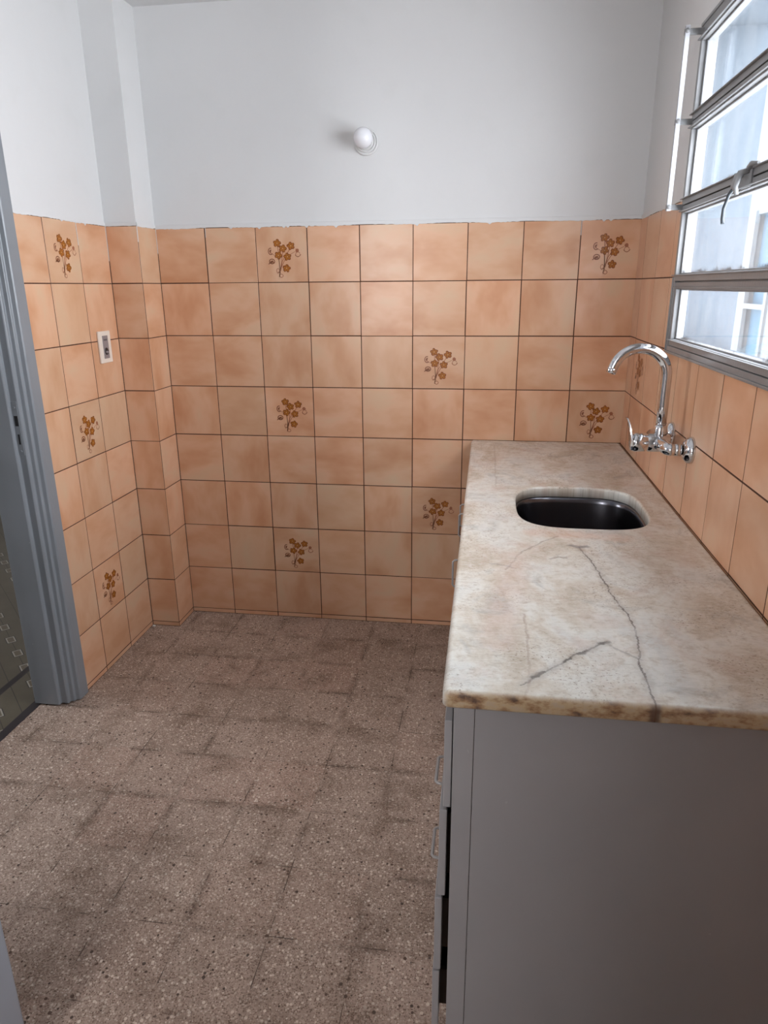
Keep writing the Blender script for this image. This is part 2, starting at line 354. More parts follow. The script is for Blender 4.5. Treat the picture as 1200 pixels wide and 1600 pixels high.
# ------------------------------------------------------------------ geometry helpers
class MB:
    """collects shapes with material slots; build() links ONE mesh object"""
    def __init__(s): s.bm = bmesh.new(); s.mats = []; s.cur = 0
    def mat(s, m):
        if m not in s.mats: s.mats.append(m)
        s.cur = s.mats.index(m); return s
    def face(s, vs, smooth=False):
        try: f = s.bm.faces.new(vs)
        except ValueError: return None
        f.material_index = s.cur; f.smooth = smooth; return f
    def v(s, p): return s.bm.verts.new(p)
    def box(s, a, b, bevel=0):
        x0, y0, z0 = [min(p, q) for p, q in zip(a, b)]; x1, y1, z1 = [max(p, q) for p, q in zip(a, b)]
        n0 = set(s.bm.verts)
        V = [s.v(p) for p in ((x0, y0, z0), (x1, y0, z0), (x1, y1, z0), (x0, y1, z0), (x0, y0, z1), (x1, y0, z1), (x1, y1, z1), (x0, y1, z1))]
        F = [s.face([V[i] for i in q]) for q in ((3, 2, 1, 0), (4, 5, 6, 7), (0, 1, 5, 4), (1, 2, 6, 5), (2, 3, 7, 6), (3, 0, 4, 7))]
        if bevel:
            E_ = list({e for f in F for e in f.edges})
            r = bmesh.ops.bevel(s.bm, geom=E_, offset=bevel, segments=2, profile=.5, affect='EDGES')
            for f in r['faces']: f.material_index = s.cur
        return s
    def prism(s, pts, z0, z1, axis='z', bevel=0):
        def P(p, h): return {'z': (p[0], p[1], h), 'y': (p[0], h, p[1]), 'x': (h, p[0], p[1])}[axis]
        A = [s.v(P(p, z0)) for p in pts]; B = [s.v(P(p, z1)) for p in pts]; n = len(pts)
        F = [s.face(A[::-1]), s.face(B)] + [s.face([A[i], A[(i + 1) % n], B[(i + 1) % n], B[i]]) for i in range(n)]
        if bevel:
            bmesh.ops.bevel(s.bm, geom=list({e for f in F if f for e in f.edges}), offset=bevel, segments=2, profile=.5, affect='EDGES')
        return s
    def tube(s, path, r, n=16, cap=True, flat=1.0):
        path = [Vector(p) for p in path]; rs = r if isinstance(r, (list, tuple)) else [r] * len(path)
        t0 = (path[1] - path[0]).normalized(); up = Vector((0, 0, 1)) if abs(t0.z) < .9 else Vector((0, 1, 0))
        u = t0.cross(up).normalized(); rings = []
        for i, p in enumerate(path):
            t_ = (path[min(i + 1, len(path) - 1)] - path[max(i - 1, 0)]).normalized()
            u = (u - t_ * u.dot(t_)).normalized(); w = t_.cross(u)
            rings.append([s.v(p + (u * cos(2 * pi * j / n) + w * sin(2 * pi * j / n) * flat) * rs[i]) for j in range(n)])
        for a, b_ in zip(rings, rings[1:]):
            for j in range(n): s.face([a[j], a[(j + 1) % n], b_[(j + 1) % n], b_[j]], True)
        if cap: s.face(rings[0][::-1]); s.face(rings[-1])
        return s
    def lathe(s, prof, origin, axis, n=32):
        """prof: (radius, height) pairs along axis"""
        ax = Vector(axis).normalized(); o = Vector(origin)
        u = ax.cross(Vector((0, 0, 1)) if abs(ax.z) < .9 else Vector((1, 0, 0))).normalized(); w = ax.cross(u)
        rings = []
        for r_, h in prof:
            if r_ < 1e-6: rings.append([s.v(o + ax * h)])
            else: rings.append([s.v(o + ax * h + (u * cos(2 * pi * j / n) + w * sin(2 * pi * j / n)) * r_) for j in range(n)])
        for a, b_ in zip(rings, rings[1:]):
            if len(a) == 1 and len(b_) == 1: continue
            for j in range(n):
                if len(a) == 1: s.face([a[0], b_[(j + 1) % n], b_[j]], True)
                elif len(b_) == 1: s.face([a[j], a[(j + 1) % n], b_[0]], True)
                else: s.face([a[j], a[(j + 1) % n], b_[(j + 1) % n], b_[j]], True)
        return s
    def build(s, name, mat=None, parent=None, fix=True, auto=35):
        me = bpy.data.meshes.new(name)
        if fix: bmesh.ops.recalc_face_normals(s.bm, faces=s.bm.faces)
        if mat is not None and not s.mats: s.mats = [mat]
        s.bm.to_mesh(me); s.bm.free()
        for m_ in s.mats: me.materials.append(m_)
        o = bpy.data.objects.new(name, me); C.objects.link(o)
        if parent: o.parent = parent; o.matrix_parent_inverse = Matrix.Translation(parent.location).inverted()
        return o

def tag(o, label=None, cat=None, group=None, kind=None):
    for k_, v_ in (('label', label), ('category', cat), ('group', group), ('kind', kind)):
        if v_: o[k_] = v_
    return o
def empty(name, loc): 
    o = bpy.data.objects.new(name, None); C.objects.link(o); o.location = loc; o.empty_display_size = .05; return o
def struct(o, cat='wall', label=None): return tag(o, label, cat, kind='structure')

# ------------------------------------------------------------------ tile cladding
def bouquet(mb, org, U, Wv, Nn, size=.2):
    """glazed flower sprig printed on one tile: flat shapes a fraction of a millimetre thick"""
    org = Vector(org)
    def P(u, w, h): return org + U * u * size + Wv * w * size + Nn * h
    def blob(cu, cw, r, h, n=10, sq=1.0, ang=0, wob=.12):
        vs = []
        for j in range(n):
            a = 2 * pi * j / n; rr = r * (1 + random.uniform(-wob, wob))
            du, dw = rr * cos(a), rr * sin(a) * sq
            vs.append(mb.v(P(cu + du * cos(ang) - dw * sin(ang), cw + du * sin(ang) + dw * cos(ang), h)))
        mb.face(vs)
    def stroke(pts, w, h):
        for (a, b_), (c, d) in zip(pts, pts[1:]):
            L = math.hypot(c - a, d - b_) or 1; nx, ny = -(d - b_) / L * w, (c - a) / L * w
            mb.face([mb.v(P(a + nx, b_ + ny, h)), mb.v(P(c + nx, d + ny, h)), mb.v(P(c - nx, d - ny, h)), mb.v(P(a - nx, b_ - ny, h))])
    def arc(cu, cw, r, a0, a1, w, h, sq=1.0, n=8):
        stroke([(cu + r * cos(a0 + (a1 - a0) * i / n), cw + r * sq * sin(a0 + (a1 - a0) * i / n)) for i in range(n + 1)], w, h)
    mb.mat(M['stem'])
    for e_ in ((.42, .30), (.52, .39), (.42, .51), (.60, .54)):
        stroke([(e_[0], 1 - e_[1]), (.46 + (e_[0] - .46) * .55, 1 - .62), (.45, 1 - .78), (.43, 1 - .90)], .0055, .00022)
    stroke([(.69, .64), (.60, .52), (.50, .38), (.46, .20)], .0055, .00022)
    stroke([(.27, .53), (.38, .48)], .004, .00022); stroke([(.76, .55), (.66, .50)], .004, .00022)
    arc(.41, .21, .03, 0, 2 * pi, .005, .00022, 1.4); arc(.47, .12, .035, 0, 2 * pi, .006, .00022, .9); arc(.43, .16, .03, 0, pi, .005, .00022)
    arc(.81, .50, .045, .3, 2 * pi, .005, .00022); blob(.80, .57, .035, .0002, 8); arc(.81, .52, .06, 3.6, 6.0, .005, .00022)
    mb.mat(M['leaf'])
    blob(.275, .565, .028, .0002, 8, .6, 1.2); blob(.30, .375, .034, .0002, 8, .6, .5)
    arc(.28, .56, .045, 1.2, 5.6, .008, .00025, 1.3); arc(.285, .56, .025, 1, 5, .005, .00025)
    arc(.30, .38, .055, 0, 2 * pi, .008, .00025, .8); arc(.30, .37, .03, 2.5, 6.4, .007, .00025); stroke([(.23, .33), (.26, .36)], .008, .00025)
    for cu, cw in ((.415, .702), (.520, .607), (.680, .652), (.430, .487), (.605, .460), (.580, .252)):
        a0 = random.uniform(0, 2)
        mb.mat(M['flower_dark'])
        for j in range(5):
            a = a0 + j * 2 * pi / 5; blob(cu + .043 * cos(a), cw + .038 * sin(a), .039, .0003, 9, .85, a)
        mb.mat(M['flower'])
        for j in range(5):
            a = a0 + .12 + j * 2 * pi / 5; blob(cu + .040 * cos(a), cw + .036 * sin(a), .025, .00036, 8, .8, a)
        mb.mat(M['eye']); blob(cu, cw, .012, .0004, 7)

def cladding(name, org, U, Nn, cols, rows, decor, parent, skip=None, thick=.004, gap=.0030):
    """one mesh: separate glazed tiles with bevelled edges over a recessed grout bed"""
    org, U, Nn = Vector(org), Vector(U), Vector(Nn); Wv = Vector((0, 0, 1)); mb = MB(); bm = mb.bm
    lay = bm.loops.layers.float_color.new('tile')
    def P(u, w, h): return org + U * u + Wv * w + Nn * h
    for i, (u0, u1) in enumerate(zip(cols, cols[1:])):
        for j, (z0, z1) in enumerate(zip(rows, rows[1:])):
            regs = [(u0, u1, z0, z1)]
            if skip:
                regs = skip(u0, u1, z0, z1)
            for (a, b_, c, d) in regs:
                if b_ - a < .006 or d - c < .006: continue
                g = gap / 2 * random.uniform(.75, 1.2); jx, jz = random.uniform(-.0004, .0004), random.uniform(-.0004, .0004)
                a_, b2, c_, d_ = a + g + jx, b_ - g + jx, c + g + jz, d - g + jz
                tl = [random.uniform(-.0003, .0003) for _ in range(4)]
                bv = .0007; col = (random.random(), random.random(), random.random(), 1)
                mb.mat(M['tile'])
                Bk = [mb.v(P(u, w, -thick)) for u, w in ((a_, c_), (b2, c_), (b2, d_), (a_, d_))]
                Md = [mb.v(P(u, w, -bv * .8)) for u, w in ((a_, c_), (b2, c_), (b2, d_), (a_, d_))]
                Fr = [mb.v(P(u, w, t_)) for (u, w), t_ in zip(((a_ + bv, c_ + bv), (b2 - bv, c_ + bv), (b2 - bv, d_ - bv), (a_ + bv, d_ - bv)), tl)]
                fs = [mb.face(Fr)]
                for q in range(4):
                    fs.append(mb.face([Bk[q], Bk[(q + 1) % 4], Md[(q + 1) % 4], Md[q]])); fs.append(mb.face([Md[q], Md[(q + 1) % 4], Fr[(q + 1) % 4], Fr[q]]))
                for f in fs:
                    for l_ in f.loops: l_[lay] = col
                mb.mat(M['grout'])
                mb.face([mb.v(P(u, w, -.0004)) for u, w in ((a, c), (b_, c), (b_, d), (a, d))])
            if (i, j) in decor:
                flip = U.cross(Wv).dot(Nn) < 0
                bouquet(mb, P(decor[(i, j)] + (.196 if flip else 0), z0, .0001), -U if flip else U, Wv, Nn)
    # face normals out of the wall
    for f in bm.faces:
        f.normal_update()
        if f.normal.dot(Nn) < -.2: f.normal_flip()
    o = mb.build(name, None, parent, fix=False)
    return o

ROWS = [0, .02] + [.02 + .2 * i for i in range(1, 9)]   # z of the joints: 0, .02, .22 ... 1.62
CEIL = 2.35
def ragged(mb, org, U, Nn, L, z, h=.004):
    """white paint lapping unevenly over the top edge of the tiles"""
    org, U, Nn = Vector(org), Vector(U), Vector(Nn); n = int(L / .008) + 1; top = z + .012; ph = random.random() * 9
    pr = None
    for i in range(n + 1):
        u = L * i / n; lo = z - .0015 + .0022 * sin(u * 21 + ph) * .7 + random.uniform(-.0013, .0013) - (.006 if random.random() < .03 else 0)
        P = lambda w, d: org + U * u + Vector((0, 0, w)) + Nn * d
        cur = [mb.v(P(lo, -.001)), mb.v(P(lo + .0008, .0012)), mb.v(P(top, .0012)), mb.v(P(top + .001, -.004))]
        if pr:
            for q in range(3): mb.face([pr[q], cur[q], cur[q + 1], pr[q + 1]])
        pr = cur

# ------------------------------------------------------------------ the room shell
T = .004
NEAR = -4.4
# floor
o = struct(MB().box((-.24, NEAR - .2, -.12), (2.0, .2, 0)).build('floor', M['floor']), 'floor')
o = struct(MB().box((-3.4, -4.5, -.12), (-.273, 1.6, 0)).build('floor', M['hall']), 'floor')
o = struct(MB().box((-.273, -4.5, -.12), (-.24, 1.6, .0012)).build('trim_1', M['strip']), 'threshold')
# ceiling
struct(MB().box((-.30, NEAR - .2, CEIL), (2.0, .2, CEIL + .15)).build('ceiling', M['plaster']), 'ceiling')
struct(MB().box((-3.4, -4.5, 2.6), (-.30, 1.6, 2.75)).build('ceiling', M['plaster']), 'ceiling')
# back wall
w = MB(); w.mat(M['plaster']).box((-.30, T, 0), (2.0, .18, CEIL)); ragged(w, (0.003, 0, 0), (1, 0, 0), (0, -1, 0), 1.8, 1.62)
w.box((-.118 + .118 + .003, -.0012, 1.53), (.0045, .004, 1.62)) ; w.box((.2022, -.0006, 1.585), (.2038, .004, 1.62)); w.box((1.5992, -.0006, 1.57), (1.6008, .004, 1.62))
wb = struct(w.build('wall_back', None))
cladding('wall_tiles', (0.003, 0, 0), (1, 0, 0), (0, -1, 0), [-.003 + .2 * i if i else 0 for i in range(9)] + [1.803], ROWS,
         {(2, 9 - 1): .397, (8, 8): 1.597, (5, 6): .997, (2, 5): .397, (8, 5): 1.597, (5, 3): .997, (2, 2): .397}, wb)
# pilaster in the far left corner
w = MB(); w.mat(M['plaster']).box((-.16, -.153 + T, 0), (.003 - T, .02, CEIL)); ragged(w, (-.12, -.153, 0), (1, 0, 0), (0, -1, 0), .123, 1.62); ragged(w, (.003, 0, 0), (0, -1, 0), (1, 0, 0), .153, 1.62)
w.box((-.1205, -.1542, 1.50), (-.1185, -.15, 1.62)).box((.0018, -.1538, 1.565), (.0036, -.151, 1.62))
wp = struct(w.build('wall_pilaster', None))
cladding('wall_tiles', (-.12, -.153, 0), (1, 0, 0), (0, -1, 0), [0, .123], ROWS, {}, wp)
cladding('wall_tiles', (.003, 0, 0), (0, -1, 0), (1, 0, 0), [0, .153], ROWS, {}, wp)
# left wall with the doorway
D0, D1, DH = -.745, -1.60, 2.06
w = MB(); w.mat(M['plaster'])
w.box((-.25, .1, 0), (-.12 - T, D0 + .02, CEIL)).box((-.25, D1, 0), (-.12 - T, NEAR, CEIL)).box((-.25, D0 + .02, DH + .05), (-.12 - T, D1, CEIL))
ragged(w, (-.12, -.153, 0), (0, -1, 0), (1, 0, 0), .55, 1.62)
w.box((-.121, -.3495, 1.545), (-.1192, -.3475, 1.62))
wl = struct(w.build('wall_left', None))
cladding('wall_tiles', (-.12, -.153, 0), (0, -1, 0), (1, 0, 0), [0, .196, .389, .545], ROWS, {(1, 8): .194, (1, 5): .194, (1, 2): .194}, wl)
cladding('wall_tiles', (-.12, -1.66, 0), (0, -1, 0), (1, 0, 0), [0, .14, .34, .54, .74, .94, 1.14], ROWS, {}, wl)
# right wall with the window opening
WY0, WY1, WZ0, WZ1 = -.578, -1.93, 1.222, 2.022
RX = 1.803
w = MB(); w.mat(M['plaster'])
for m_, xa, xb in ((M['plaster'], RX + T, RX + .012), (M['reveal'], RX + .012, RX + .17)):
    w.mat(m_).box((xa, .1, 0), (xb, WY0, CEIL)).box((xa, WY1, 0), (xb, NEAR, CEIL)).box((xa, WY0, 0), (xb, WY1, WZ0)).box((xa, WY0, WZ1), (xb, WY1, CEIL))
w.mat(M['plaster'])
ragged(w, (RX, 0, 0), (0, -1, 0), (-1, 0, 0), -WY0, 1.62)
wr = struct(w.build('wall_right', None))
def skipw(u0, u1, z0, z1):
    a, b_ = -WY0, -WY1
    if z0 < WZ0 - .01 or u1 <= a or u0 >= b_: return [(u0, u1, z0, z1)]
    r = []
    if u0 < a: r.append((u0, a, z0, z1))
    if u1 > b_: r.append((b_, u1, z0, z1))
    return r
cladding('wall_tiles', (RX, 0, 0), (0, -1, 0), (-1, 0, 0), [0, .105] + [.105 + .1985 * i for i in range(1, 12)], ROWS, {(1, 6): .106}, wr, skipw)
# near wall behind the camera, with an opening added for fill light
w = MB(); w.mat(M['plaster']).box((-.3, NEAR, 0), (-.2, NEAR - .15, CEIL)).box((.32, NEAR, 0), (2.0, NEAR - .15, CEIL)).box((-.2, NEAR, 0), (.32, NEAR - .15, 1.05)).box((-.2, NEAR, 2.1), (.32, NEAR - .15, CEIL))
struct(w.build('wall_front', None))
# unseen wall stub added behind the camera to shade the cabinet side
struct(MB().mat(M['plaster']).box((.75, -4.4, 0), (1.80, -3.1, CEIL)).build('wall_shade_stub', None))
# unseen storey above, added to block part of the sky
struct(MB().mat(M['plaster']).box((-3.5, -4.6, 2.76), (2.0, 1.6, 6.5)).build('wall_upper_sky_block', None))
# the room beyond the doorway, with an unseen opening added to brighten it
struct(MB().mat(M['plaster']).box((-3.5, -4.5, 0), (-3.4, -1.9, 2.6)).box((-3.5, -.9, 0), (-3.4, 1.6, 2.6)).box((-3.5, -1.9, 0), (-3.4, -.9, 1.3)).box((-3.5, -1.9, 2.1), (-3.4, -.9, 2.6)).box((-3.4, 1.5, 0), (-.25, 1.6, 2.6)).box((-3.4, -4.6, 0), (-.25, -4.5, 2.6)).box((-.25, .2, 0), (-.2, 1.6, 2.6)).box((-.30, -4.5, CEIL), (-.25, 1.6, 2.75)).build('wall_hall', None))

# ------------------------------------------------------------------ door_1: pressed steel frame and the open leaf
dr = struct(empty('door_1', (-.18, -1.2, 0)), 'door')
prof = [(-.256, -.740), (-.256, -.792), (-.166, -.792), (-.162, -.788), (-.162, -.778), (-.140, -.778), (-.136, -.774), (-.136, -.764), (-.124, -.762), (-.122, -.752), (-.110, -.749), (-.107, -.744), (-.107, -.699), (-.112, -.693), (-.124, -.693), (-.124, -.740)]
f = MB(); f.prism(prof, 0.006, DH + .05)
f.prism([(x_, 2 * (D0 + D1) / 2 - y_ + .0) for x_, y_ in prof][::-1], 0.006, DH + .05)
f.prism([(-.256, DH + .0), (-.10, DH + .0), (-.10, DH + .052), (-.256, DH + .052)], -.74, -1.60, 'y')
fr_ = f.build('door_frame', M['frame'], dr)
bv = fr_.modifiers.new('edge', 'BEVEL'); bv.width = .0018; bv.segments = 2; bv.limit_method = 'ANGLE'
# strike plate with its two holes
s_ = MB(); s_.mat(M['frame']).box((-.1605, -.7795, .905), (-.1425, -.7775, 1.075), .0008)
s_.mat(M['dark']).box((-.1570, -.7802, .998), (-.1460, -.7790, 1.030)).box((-.1545, -.7802, .940), (-.1485, -.7790, .972))
s_.mat(M['frame']).lathe([(0, .0014), (.003, .0012), (.0036, 0)], (-.1515, -.7795, 1.056), (0, -1, 0), 12).lathe([(0, .0014), (.003, .0012), (.0036, 0)], (-.1515, -.7795, .918), (0, -1, 0), 12)
s_.build('strike_plate', None, fr_)
# door leaf, open into the room
hx, hy = -.095, -1.575; ex, ey = .451, -1.934
dv = Vector((ex - hx, ey - hy, 0)); L = dv.length; dv.normalize(); nv = Vector((-dv.y, dv.x, 0))
lf = MB(); a = Vector((hx, hy, 0)); th = .040
q = [a, a + dv * L, a + dv * L + nv * th, a + nv * th]
lf.prism([(p_.x, p_.y) for p_ in q][::-1], .01, 2.04, bevel=.002)
leaf = lf.build('door_leaf', M['doorp'], dr)
hn = MB(); c0 = a + dv * (L - .06)
for s2 in (-.001, th + .001):
    p0 = c0 + nv * s2 + Vector((0, 0, 1.0)); d2 = nv * (1 if s2 > 0 else -1)
    hn.tube([p0, p0 + d2 * .045], .009, 12); hn.tube([p0 + d2 * .04, p0 + d2 * .045 - dv * .03, p0 + d2 * .042 - dv * .11], [.008, .0085, .007], 12)
hn.build('door_handle', M['chrome'], leaf)

# ------------------------------------------------------------------ window_1
wn = struct(empty('window_1', (RX, (WY0 + WY1) / 2, WZ0)), 'window')
f = MB(); xi, xo = RX - .006, RX + .034; fw = .011
f.box((xi, WY0 + .004, WZ0 - .004), (xo, WY0 - fw, WZ1 + .004)).box((xi, WY1 - .004, WZ0 - .004), (xo, WY1 + fw, WZ1 + .004))
f.box((xi, WY0 - fw, WZ0 - .004), (xo, WY1 + fw, WZ0 + .012)).box((xi, WY0 - fw, WZ1 - .016), (xo, WY1 + fw, WZ1 + .004))
f.box((xi - .004, WY0 + .006, WZ0 - .008), (xi + .01, WY1 - .006, WZ0 - .001)).box((xi - .003, WY0 + .010, WZ0 - .006), (RX, WY0 + .003, 1.42))
f.box((xi - .003, WY0 + .001, WZ1 + .001), (xi + .01, WY1 - .002, WZ1 + .009))
for z_ in (1.408, 1.603, 1.806): f.box((RX + .008, WY0 - fw, z_ - .010), (RX + .030, WY1 + fw, z_ + .010))
fo = f.build('window_frame', M['steel'], wn); bv = fo.modifiers.new('edge', 'BEVEL'); bv.width = .0015; bv.segments = 2
zs = [WZ0 + .012, 1.408, 1.603, 1.806, WZ1 - .016]
sashes = []
for i in range(4):
    z0, z1 = zs[i] + .0015, zs[i + 1] - .0015; y0, y1 = WY0 - fw - .001, WY1 + fw + .001; rl = .0175
    xs = RX - (.010 if i else .004); sw = .030
    f = MB()
    def rail(z0_, z1_, up):
        # L-shaped steel rail: flat face plus a thin projecting drip lip
        f.box((xs, y0, z0_), (xs + sw, y1, z1_))
        lip = z0_ + (.0135 if up else .0035)
        f.box((xs - .007, y0 + .002, lip), (xs, y1 - .002, lip + .0028))
    rail(z0, z0 + rl, True); rail(z1 - rl, z1, False)
    f.box((xs, y0, z0 + rl), (xs + sw, y0 - .016, z1 - rl)).box((xs, y1, z0 + rl), (xs + sw, y1 + .016, z1 - rl))
    f.box((xs + .012, y0 - .018, z0 + rl), (xs + sw, y0 - .026, z1 - rl))
    f.box((xs + .013, y0 - .018, z0 + rl), (xs + sw, y1 + .018, z0 + rl + .004)).box((xs + .013, y0 - .018, z1 - rl - .004), (xs + sw, y1 + .018, z1 - rl))
    so = f.build('sash', M['steel'], wn); bv = so.modifiers.new('edge', 'BEVEL'); bv.width = .001; bv.segments = 2
    sashes.append(so)
    # glass pane
    g = MB(); bm = g.bm; ly = bm.loops.layers.float_color.new('low'); n = 6
    xg = xs + .020; ya, yb, za, zb = y0 - .016, y1 + .016, z0 + rl - .002, z1 - rl + .002
    hs = [za, za + .02, za + .045, (za + zb) / 2, zb - .012, zb]; lv = [1.0, .45, .12, .0, .0, .45]
    VV = [[g.v((xg, y_, h_)) for y_ in (ya, yb)] for h_ in hs]
    for r_ in range(5):
        ff = g.face([VV[r_][0], VV[r_][1], VV[r_ + 1][1], VV[r_ + 1][0]])
        for l_ in ff.loops:
            vv = lv[r_] if l_.vert in VV[r_] else lv[r_ + 1]; vv *= .60; l_[ly] = (vv, vv, vv, 1)
    po = g.build('glass_pane', M['glass'], so); po.modifiers.new('thick', 'SOLIDIFY').thickness = .003
# operating rod with brackets, standing off the wall beside the three upper sashes
yr = -.600
r_ = MB(); r_.box((RX - .052, yr + .006, 1.590), (RX - .041, yr - .006, 2.022), .0008); ro = r_.build('operating_rod', M['rod'], wn)
for z_ in (2.010, 1.806, 1.600):
    k_ = MB(); k_.box((RX - .053, yr + .0065, z_ - .008), (RX - .004, yr - .0015, z_ + .006), .0008)
    k_.lathe([(0, .004), (.0045, .0035), (.006, 0), (.006, -.002)], (RX - .047, yr - .006, z_), (0, -1, 0), 12)
    k_.build('rod_bracket', M['steel'], ro)
# cast latch on the second rail with its drooping lever
k_ = MB(); yl = -1.105; zl = 1.603; xl = RX - .012
k_.box((xl - .003, yl + .026, zl - .017), (xl + .004, yl - .03, zl + .02), .002)
k_.tube([(xl - .002, yl + .022, zl + .012), (xl - .014, yl + .016, zl + .008), (xl - .020, yl + .012, zl - .012), (xl - .014, yl + .012, zl - .022)], [.006, .007, .006, .004], 12)
k_.tube([(xl - .002, yl - .018, zl + .014), (xl - .016, yl - .010, zl + .010), (xl - .022, yl - .004, zl - .014), (xl - .017, yl - .004, zl - .030)], [.006, .007, .006, .004], 12)
k_.tube([(xl - .004, yl - .02, zl + .018), (xl - .008, yl - .045, zl + .022), (xl - .004, yl - .07, zl + .020)], [.006, .005, .003], 10)
lo = k_.build('window_latch', M['steel'], wn)
k_ = MB(); k_.tube([(xl - .010, yl + .03, zl - .008), (xl - .014, yl + .055, zl - .022), (xl - .016, yl + .074, zl - .048), (xl - .014, yl + .081, zl - .068), (xl - .013, yl + .078, zl - .078)], [.004, .0036, .0034, .0036, .004], 10)
k_.build('latch_lever', simple('dark_lever_metal', (.055, .065, .075), .5, 0, .3), lo)

# ------------------------------------------------------------------ base cabinet
CX, CZ = 1.253, .792
cab = tag(empty('base_cabinet', (1.52, -.9, 0)), 'grey painted base cabinet with drawers and doors standing under the marble worktop', 'cabinet')
MB().box((CX + .033, -1.802, .0), (1.800, -1.784, CZ), .0006).build('side_panel', M['cab'], cab)
MB().box((CX, -1.802, .0), (CX + .0322, -1.780, CZ), .001).build('corner_stile', M['cab'], cab)
MB().box((CX, -.004, .0), (1.800, -.022, CZ), .0006).build('side_panel', M['cab'], cab)
MB().box((1.785, -.022, .08), (1.800, -1.784, CZ)).build('back_panel', M['cabin'], cab)
MB().box((CX + .01, -.022, .08), (1.785, -1.784, .096)).build('bottom_board', M['cabin'], cab)
MB().box((CX + .04, -.022, .0), (CX + .055, -1.784, .08)).build('kick_board', M['cab'], cab)
MB().box((CX + .002, -1.352, .096), (CX + .4, -1.370, CZ - .002)).build('partition', M['cabin'], cab)
MB().box((CX + .001, -.022, CZ - .032), (CX + .02, -1.784, CZ - .002)).build('front_rail', M['cab'], cab)
def pull(c, axis, parent, ln=.085, out=.020):
    """D-shaped strap pull"""
    k_ = MB(); c = Vector(c); A = Vector(axis)
    p = [c - A * ln / 2, c - A * ln / 2 + Vector((-out, 0, 0)) + A * .004, c + A * ln / 2 + Vector((-out, 0, 0)) - A * .004, c + A * ln / 2]
    pp = [p[0], p[0].lerp(p[1], .8), p[1] + A * .004, p[2] - A * .004, p[3].lerp(p[2], .8), p[3]]
    k_.tube(pp, .0034, 10, flat=.8)
    for e_ in (p[0], p[3]): k_.lathe([(0, -.0035), (.0065, -.003), (.007, 0)], e_, (1, 0, 0), 12)
    return k_.build('handle', M['handle'], parent)
for (z0, z1, xo) in ((.590, .755, 0.0015), (.405, .584, .007), (.236, .399, .012), (.095, .230, .014)):
    x1 = CX - xo
    d = MB(); d.box((x1 - .0125, -1.800, z0), (x1, -1.376, z1), .0015)
    do = d.build('drawer', M['cab'], cab)
    MB().box((x1, -1.770, z0 + .02), (x1 + .40, -1.760, z1 - .03)).box((x1, -1.395, z0 + .02), (x1 + .40, -1.385, z1 - .03)).box((x1, -1.76, z0 + .02), (x1 + .40, -1.395, z0 + .028)).box((x1 + .39, -1.76, z0 + .028), (x1 + .40, -1.395, z1 - .03)).build('drawer_box', M['cabin'], do)
    if .2 < z0 < .5: pull((x1 - .0125, -1.590, (z0 + z1) / 2 + .004), (0, 1, 0), do, out=.017)
for (ya, yb, hs, ang) in ((-1.348, -.916, 1, 0), (-.910, -.470, -1, 0), (-.464, -.030, 1, 0)):
    # hinge side hs: +1 hinged at the far side
    d = MB(); d.box((CX - .0155, yb, .100), (CX - .002, ya, .755), .0015)
    do = d.build('door', M['cab'], cab)
    yy = ya + .05 if hs > 0 else yb - .05
    pull((CX - .0155, -.915 + (-.02 if ya < -1 else .03) if yb < -.2 and ya < -.5 and hs > 0 else yy, .640), (0, 0, 1), do, .085, .026)

# ------------------------------------------------------------------ marble worktop with the sink cut-out
HC = (1.5495, -.850)
def sup(a, b_, th, n=3.4):
    c_, s2 = cos(th), sin(th); return (a * abs(c_) ** (2 / n) * (1 if c_ >= 0 else -1), b_ * abs(s2) ** (2 / n) * (1 if s2 >= 0 else -1))
def hole(sc, N_):
    return [(HC[0] + p_[0], HC[1] + p_[1]) for p_ in (sup(.170 + sc, .188 + sc, 2 * pi * i / N_) for i in range(N_))]
def rrect(d, r, angs):
    x0, x1, y0, y1 = 1.2355, 1.801, -1.822, -.001
    cx, cy = (x0 + x1) / 2, (y0 + y1) / 2; hx_, hy_ = (x1 - x0) / 2, (y1 - y0) / 2
    out = []
    for ax_, ay_ in angs:
        dx, dy = ax_ - HC[0], ay_ - HC[1]; lo_, hi_ = 0, 40
        for _ in range(50):
            mid = (lo_ + hi_) / 2; px, py = HC[0] + dx * mid, HC[1] + dy * mid
            qx, qy = abs(px - cx) - hx_ + r, abs(py - cy) - hy_ + r
            sd = math.hypot(max(qx, 0), max(qy, 0)) + min(max(qx, qy), 0) - r
            if sd < -d: lo_ = mid
            else: hi_ = mid
        out.append((HC[0] + dx * lo_, HC[1] + dy * lo_))
    return out
# directions: the hole points plus extra ones packed round the slab corners
import bisect
base = hole(0, 160)
def hpt(th): # point on the hole outline in true direction th
    p_ = (cos(th), sin(th)); n = 3.4
    r = (abs(p_[0] / .170) ** n + abs(p_[1] / .188) ** n) ** (-1 / n); return (HC[0] + r * p_[0], HC[1] + r * p_[1])
angs = [math.atan2(p_[1] - HC[1], p_[0] - HC[0]) for p_ in base]
for cx_, cy_ in ((1.2355, -1.822), (1.801, -1.822), (1.2355, -.001), (1.801, -.001)):
    for da in range(-8, 9):
        # spread over the rounded corner
        sx = 1 if cx_ > 1.5 else -1; sy = 1 if cy_ > -.9 else -1
        t_ = (da + 8) / 16; qx = cx_ - sx * .012 * (1 - t_) * 1.1; qy = cy_ - sy * .012 * t_ * 1.1
        angs.append(math.atan2(qy - HC[1], qx - HC[0]))
angs = sorted(set(round(a_, 7) for a_ in angs))
inner0 = [hpt(a_) for a_ in angs]
def innr(sc): return [(HC[0] + (x_ - HC[0]) * (1 + sc / .18), HC[1] + (y_ - HC[1]) * (1 + sc / .18)) for x_, y_ in inner0]
ZT, ZB = .822, .792
mb = MB(); rings = []
